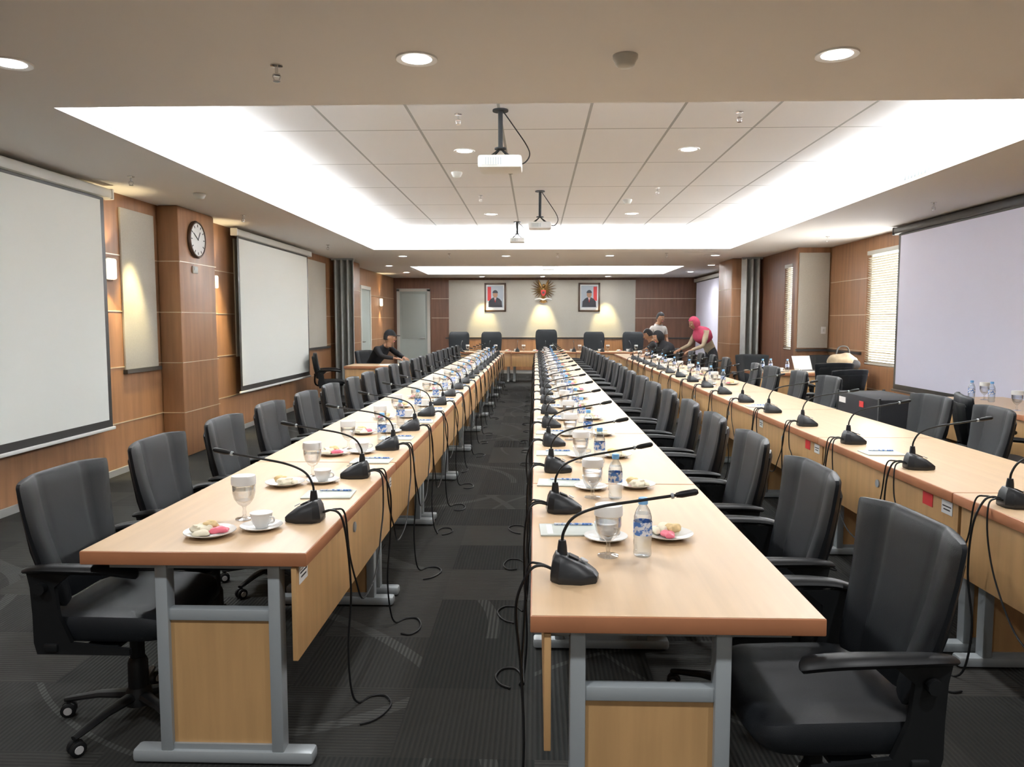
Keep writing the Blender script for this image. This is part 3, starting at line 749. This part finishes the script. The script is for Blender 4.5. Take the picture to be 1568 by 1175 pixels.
# ------------------------------------------------------------------ people
def skin_mesh(J_,E,R_,root,segmat):
    names=list(J_.keys()); idx={n:i for i,n in enumerate(names)}
    me=bpy.data.meshes.new('tmp'); me.from_pydata([J_[n] for n in names],[(idx[a],idx[b]) for a,b in E],[])
    ob=bpy.data.objects.new('tmp',me); COL.objects.link(ob)
    md=ob.modifiers.new('s','SKIN'); md.use_smooth_shade=True; md.branch_smoothing=.6
    sv=me.skin_vertices[0].data
    for n in names:
        r=R_[n]; sv[idx[n]].radius=r if hasattr(r,'__len__') else (r,r); sv[idx[n]].use_root=(n==root)
    ss=ob.modifiers.new('u','SUBSURF'); ss.levels=2; ss.render_levels=2
    dg=bpy.context.evaluated_depsgraph_get(); dg.update(); ev=ob.evaluated_get(dg); out=ev.to_mesh()
    vs=[v.co.copy() for v in out.vertices]; fs=[list(p.vertices) for p in out.polygons]; ev.to_mesh_clear()
    bpy.data.objects.remove(ob)
    groups={}
    segs=[(Vector(J_[a]),Vector(J_[b]),segmat(a,b)) for a,b in E]
    for f in fs:
        c=sum((vs[i] for i in f),Vector())/len(f); best=1e9;bk=None
        for a,b_,k in segs:
            d=b_-a; t=max(0,min(1,(c-a).dot(d)/max(1e-9,d.length_squared))); q=(c-(a+d*t)).length
            if q<best: best=q; bk=k if isinstance(k,str) else (k[1] if t<k[0] else k[2])
        groups.setdefault(bk,[]).append(f)
    return vs,groups
def person(name,loc,rz,pose,top,bottom,sleeve,hairtype='short',headrot=(0,0),scale=1,shoe='cdark'):
    P=dict(pose); R_=dict(pelvis=.135,waist=.12,chest=.145,nb=.085,neck=.052)
    for s in 'lr': R_.update({'sh'+s:.068,'el'+s:.046,'wr'+s:.03,'hi'+s:.1,'kn'+s:.064,'an'+s:.045,'to'+s:.036})
    E=[('pelvis','waist'),('waist','chest'),('chest','nb'),('nb','neck')]
    for s in 'lr': E+=[('chest','sh'+s),('sh'+s,'el'+s),('el'+s,'wr'+s),('pelvis','hi'+s),('hi'+s,'kn'+s),('kn'+s,'an'+s),('an'+s,'to'+s)]
    def sm(a,b_):
        if (a,b_)==('pelvis','waist'): return (.15,bottom,top)
        if (a,b_) in (('waist','chest'),) or b_.startswith('sh'): return top
        if (a,b_)==('chest','nb'): return top
        if b_=='neck': return (.35,top,'skin')
        if b_.startswith('el'): return (.6,top,'skin') if sleeve=='short' else top
        if b_.startswith('wr'): return 'skin' if sleeve=='short' else (.92,top,'skin')
        if b_.startswith('to'): return shoe
        return bottom
    vs,g=skin_mesh(P,E,R_,'pelvis',sm)
    b=MB()
    for k,fs in g.items():
        used=sorted({i for f in fs for i in f}); mp={i:n for n,i in enumerate(used)}
        b.add([vs[i] for i in used],[[mp[i] for i in f] for f in fs],k)
    # head
    nk=Vector(P['neck']); H=Matrix.Translation(nk+Vector((0,.015,.0)))@Matrix.Rotation(headrot[1],4,'Z')@Matrix.Rotation(headrot[0],4,'X')@Matrix.Translation((0,.01,.098))@Matrix.Scale(1.06,4)
    def hf(p):
        q=p.copy()
        if q.z<0: q.x*=1-.28*(-q.z/.115)**1.5; 
        if q.y>0 and q.z<-.03: q.y*=.93
        return q
    def el(c,r,k,**kw): b.ell((0,0,0),r,k,T=H@Matrix.Translation(c),**kw)
    b.ell((0,0,0),(.074,.092,.118),'skin',20,16,T=H,fn=hf)
    b.tube([(0,-.01,-.15),(0,0,-.05)],[.05,.05],'skin',12,T=H)
    b.tube([(0,.086,.012),(0,.104,-.018),(0,.098,-.028),(0,.08,-.032)],[.008,.014,.014,.008],'skin',8,T=H)
    for s in(-1,1):
        el((s*.028,.080,.008),(.013,.008,.007),'white'); el((s*.028,.0865,.008),(.006,.004,.006),'hair'); el((s*.028,.086,.03),(.018,.005,.004),'hair')
        if hairtype in ('short','cap'): el((s*.074,-.005,-.005),(.009,.018,.03),'skin')
    el((0,.08,-.058),(.024,.008,.007),'pink')
    def capf(p):
        q=p.copy()
        if q.y>.02 and q.z<.045: q*=.80
        return q
    if hairtype=='short':
        b.ell((0,0,0),(.084,.104,.128),'hair',24,18,T=H@Matrix.Translation((0,-.008,.012)),zmin=-.35,fn=capf)
    elif hairtype=='cap':
        b.ell((0,0,0),(.081,.1,.124),'hair',24,18,T=H@Matrix.Translation((0,-.01,.0)),zmin=-.35,fn=capf)
        b.ell((0,0,0),(.086,.105,.118),'cblack',24,14,T=H@Matrix.Translation((0,-.004,.018)),zmin=.2)
        b.loft([[(x,y,z) for x,y in ((-.07,.07),(-.065,.13),(-.03,.165),(.03,.165),(.065,.13),(.07,.07))] for z in (.04,.048)],'cblack',T=H)
    else:
        hk=hairtype[1]
        def hj(p):
            q=p.copy()
            if q.y>.055 and abs(q.x)<.066 and -.095<q.z<.07: q.y=.05
            return q
        b.ell((0,0,0),(.094,.112,.136),hk,28,20,T=H@Matrix.Translation((0,-.012,.0)),fn=hj)
        # cape draped along the leaning torso
        ch=Vector(P['chest']); ax=(nk-ch).normalized()
        rot=Vector((0,0,1)).rotation_difference(ax).to_matrix().to_4x4()
        prof=[(.06,.10),(.082,.05),(.09,.0),(.115,-.04),(.155,-.075),(.195,-.115),(.222,-.165),(.225,-.21),(.205,-.27),(.18,-.33),(.15,-.35)]
        b.lathe(prof,hk,28,c=nk,T=rot,sx=1,sy=.78)
    # hands
    for s in 'lr':
        w=Vector(P['wr'+s]); d=(w-Vector(P['el'+s])).normalized()
        sgn=1 if s=='r' else -1
        side=d.cross(Vector((0,0,1))); 
        if side.length<.3: side=d.cross(Vector((sgn,0,0)))
        side.normalize(); n=side.cross(d).normalized()
        Tm=Matrix((( side.x,d.x,n.x,w.x),(side.y,d.y,n.y,w.y),(side.z,d.z,n.z,w.z),(0,0,0,1)))
        b.ell((0,0,0),(.04,.052,.016),'skin',14,10,T=Tm@Matrix.Translation((0,.05,0)))
        b.tube([(0,-.03,0),(0,.03,0)],[.027,.026],'skin',10,flat=.7,T=Tm)
        for i,(fx,L) in enumerate(((-.028,.065),(-.010,.075),(.010,.07),(.027,.055))):
            b.tube([(fx*.9,.07,0),(fx,.095,0),(fx*1.1,.095+L*.45,-.008),(fx*1.1,.095+L*.75,-.022),(fx*1.05,.095+L*.9,-.035)],[.0095,.009,.0085,.0078,.006],'skin',8,T=Tm)
        ts=-sgn
        b.tube([(ts*.025,.02,0),(ts*.048,.045,-.004),(ts*.058,.075,-.012),(ts*.056,.095,-.02)],[.013,.011,.01,.007],'skin',8,T=Tm)
    put(name,b.mesh(name,60),loc,rz=rz,sc=scale)
def stand(lean=0,armf=0,hl=0):
    d=dict(pelvis=(0,0,.95),waist=(0,.01+lean*.2,1.08),chest=(0,.02+lean*.55,1.27-lean*.08),nb=(0,.02+lean*.85,1.42-lean*.18),neck=(0,.03+lean*1.0,1.50-lean*.22))
    for s,g in (('l',-1),('r',1)):
        d['sh'+s]=(g*.175,.01+lean*.75,1.375-lean*.15)
        d['el'+s]=(g*.235,-.02+lean*.8+armf*.12,1.10-lean*.15+armf*.02); d['wr'+s]=(g*.2,.12+lean*.9+armf*.2,.90+armf*.1-lean*.05)
        d['hi'+s]=(g*.09,0,.90); d['kn'+s]=(g*.10,.02,.50); d['an'+s]=(g*.11,-.02,.085); d['to'+s]=(g*.125,.13,.04)
    return d
def sit(lean=0,elz=.78):
    d=dict(pelvis=(0,-.02,.60),waist=(0,-.02+lean*.2,.73),chest=(0,0+lean*.55,.92-lean*.06),nb=(0,.02+lean*.85,1.06-lean*.14),neck=(0,.035+lean*1.0,1.13-lean*.17))
    for s,g in (('l',-1),('r',1)):
        d['sh'+s]=(g*.175,.01+lean*.75,1.02-lean*.13)
        d['el'+s]=(g*.24,.17+lean*.8,.84); d['wr'+s]=(g*.13,.36+lean*.8,.81)
        d['hi'+s]=(g*.1,.03,.58); d['kn'+s]=(g*.13,.42,.53); d['an'+s]=(g*.13,.40,.085); d['to'+s]=(g*.14,.55,.04)
    return d
p=stand(.05); p['wrr']=(.16,.3,1.12); p['elr']=(.24,.04,1.12)
person('standing_man_in_white',(2.95,18.6,0),math.radians(200),p,'cwhite','cjean','short','short',(-.25,.3))
person('seated_man_in_dark_shirt',(2.70,16.95,0),PI/2-.2,sit(.12),'cdark','cblack','short','short',(-.35,0))
person('seated_woman_in_black',(2.72,15.35,0),PI/2+.3,sit(.2),'cblack','cblack','long',('hijab','cblack'),(-.4,0))
p=stand(.35,1)
person('woman_in_pink_hijab',(3.45,15.0,0),PI/2+.4,p,'cbeige','cdark','long',('hijab','cpink'),(-.45,0),.97)
p=sit(.38)
person('seated_man_in_cap',(-3.05,14.0,0),math.radians(-120),p,'cblack','cdark','long','cap',(-.1,.35),1.04)
put('office_chair',cm,(-3.0,14.1,0),rz=math.radians(-120))
b=MB(); b.bx(-.1,.1,-.15,.15,0,.004,'paper'); dm=b.mesh('paper_sheets')
put('paper_sheets',dm,(-2.6,13.1,ZS),rz=.3); put('paper_sheets',dm,(-2.3,13.0,ZS),rz=1.2)

# ------------------------------------------------------------------ world & camera
w=bpy.data.worlds.new('World'); scene.world=w; w.use_nodes=True
w.node_tree.nodes['Background'].inputs[0].default_value=(.9,.95,1,1); w.node_tree.nodes['Background'].inputs[1].default_value=1.0
cam=bpy.data.cameras.new('Camera'); co=bpy.data.objects.new('Camera',cam); COL.objects.link(co)
co.location=(0,0,1.5); co.rotation_euler=(math.radians(90-4.66),0,math.radians(1.77))
cam.sensor_width=36; cam.lens=26.77; cam.clip_start=.05; cam.clip_end=100
scene.camera=co
scene.view_settings.view_transform='Standard'
scene.view_settings.exposure=.86
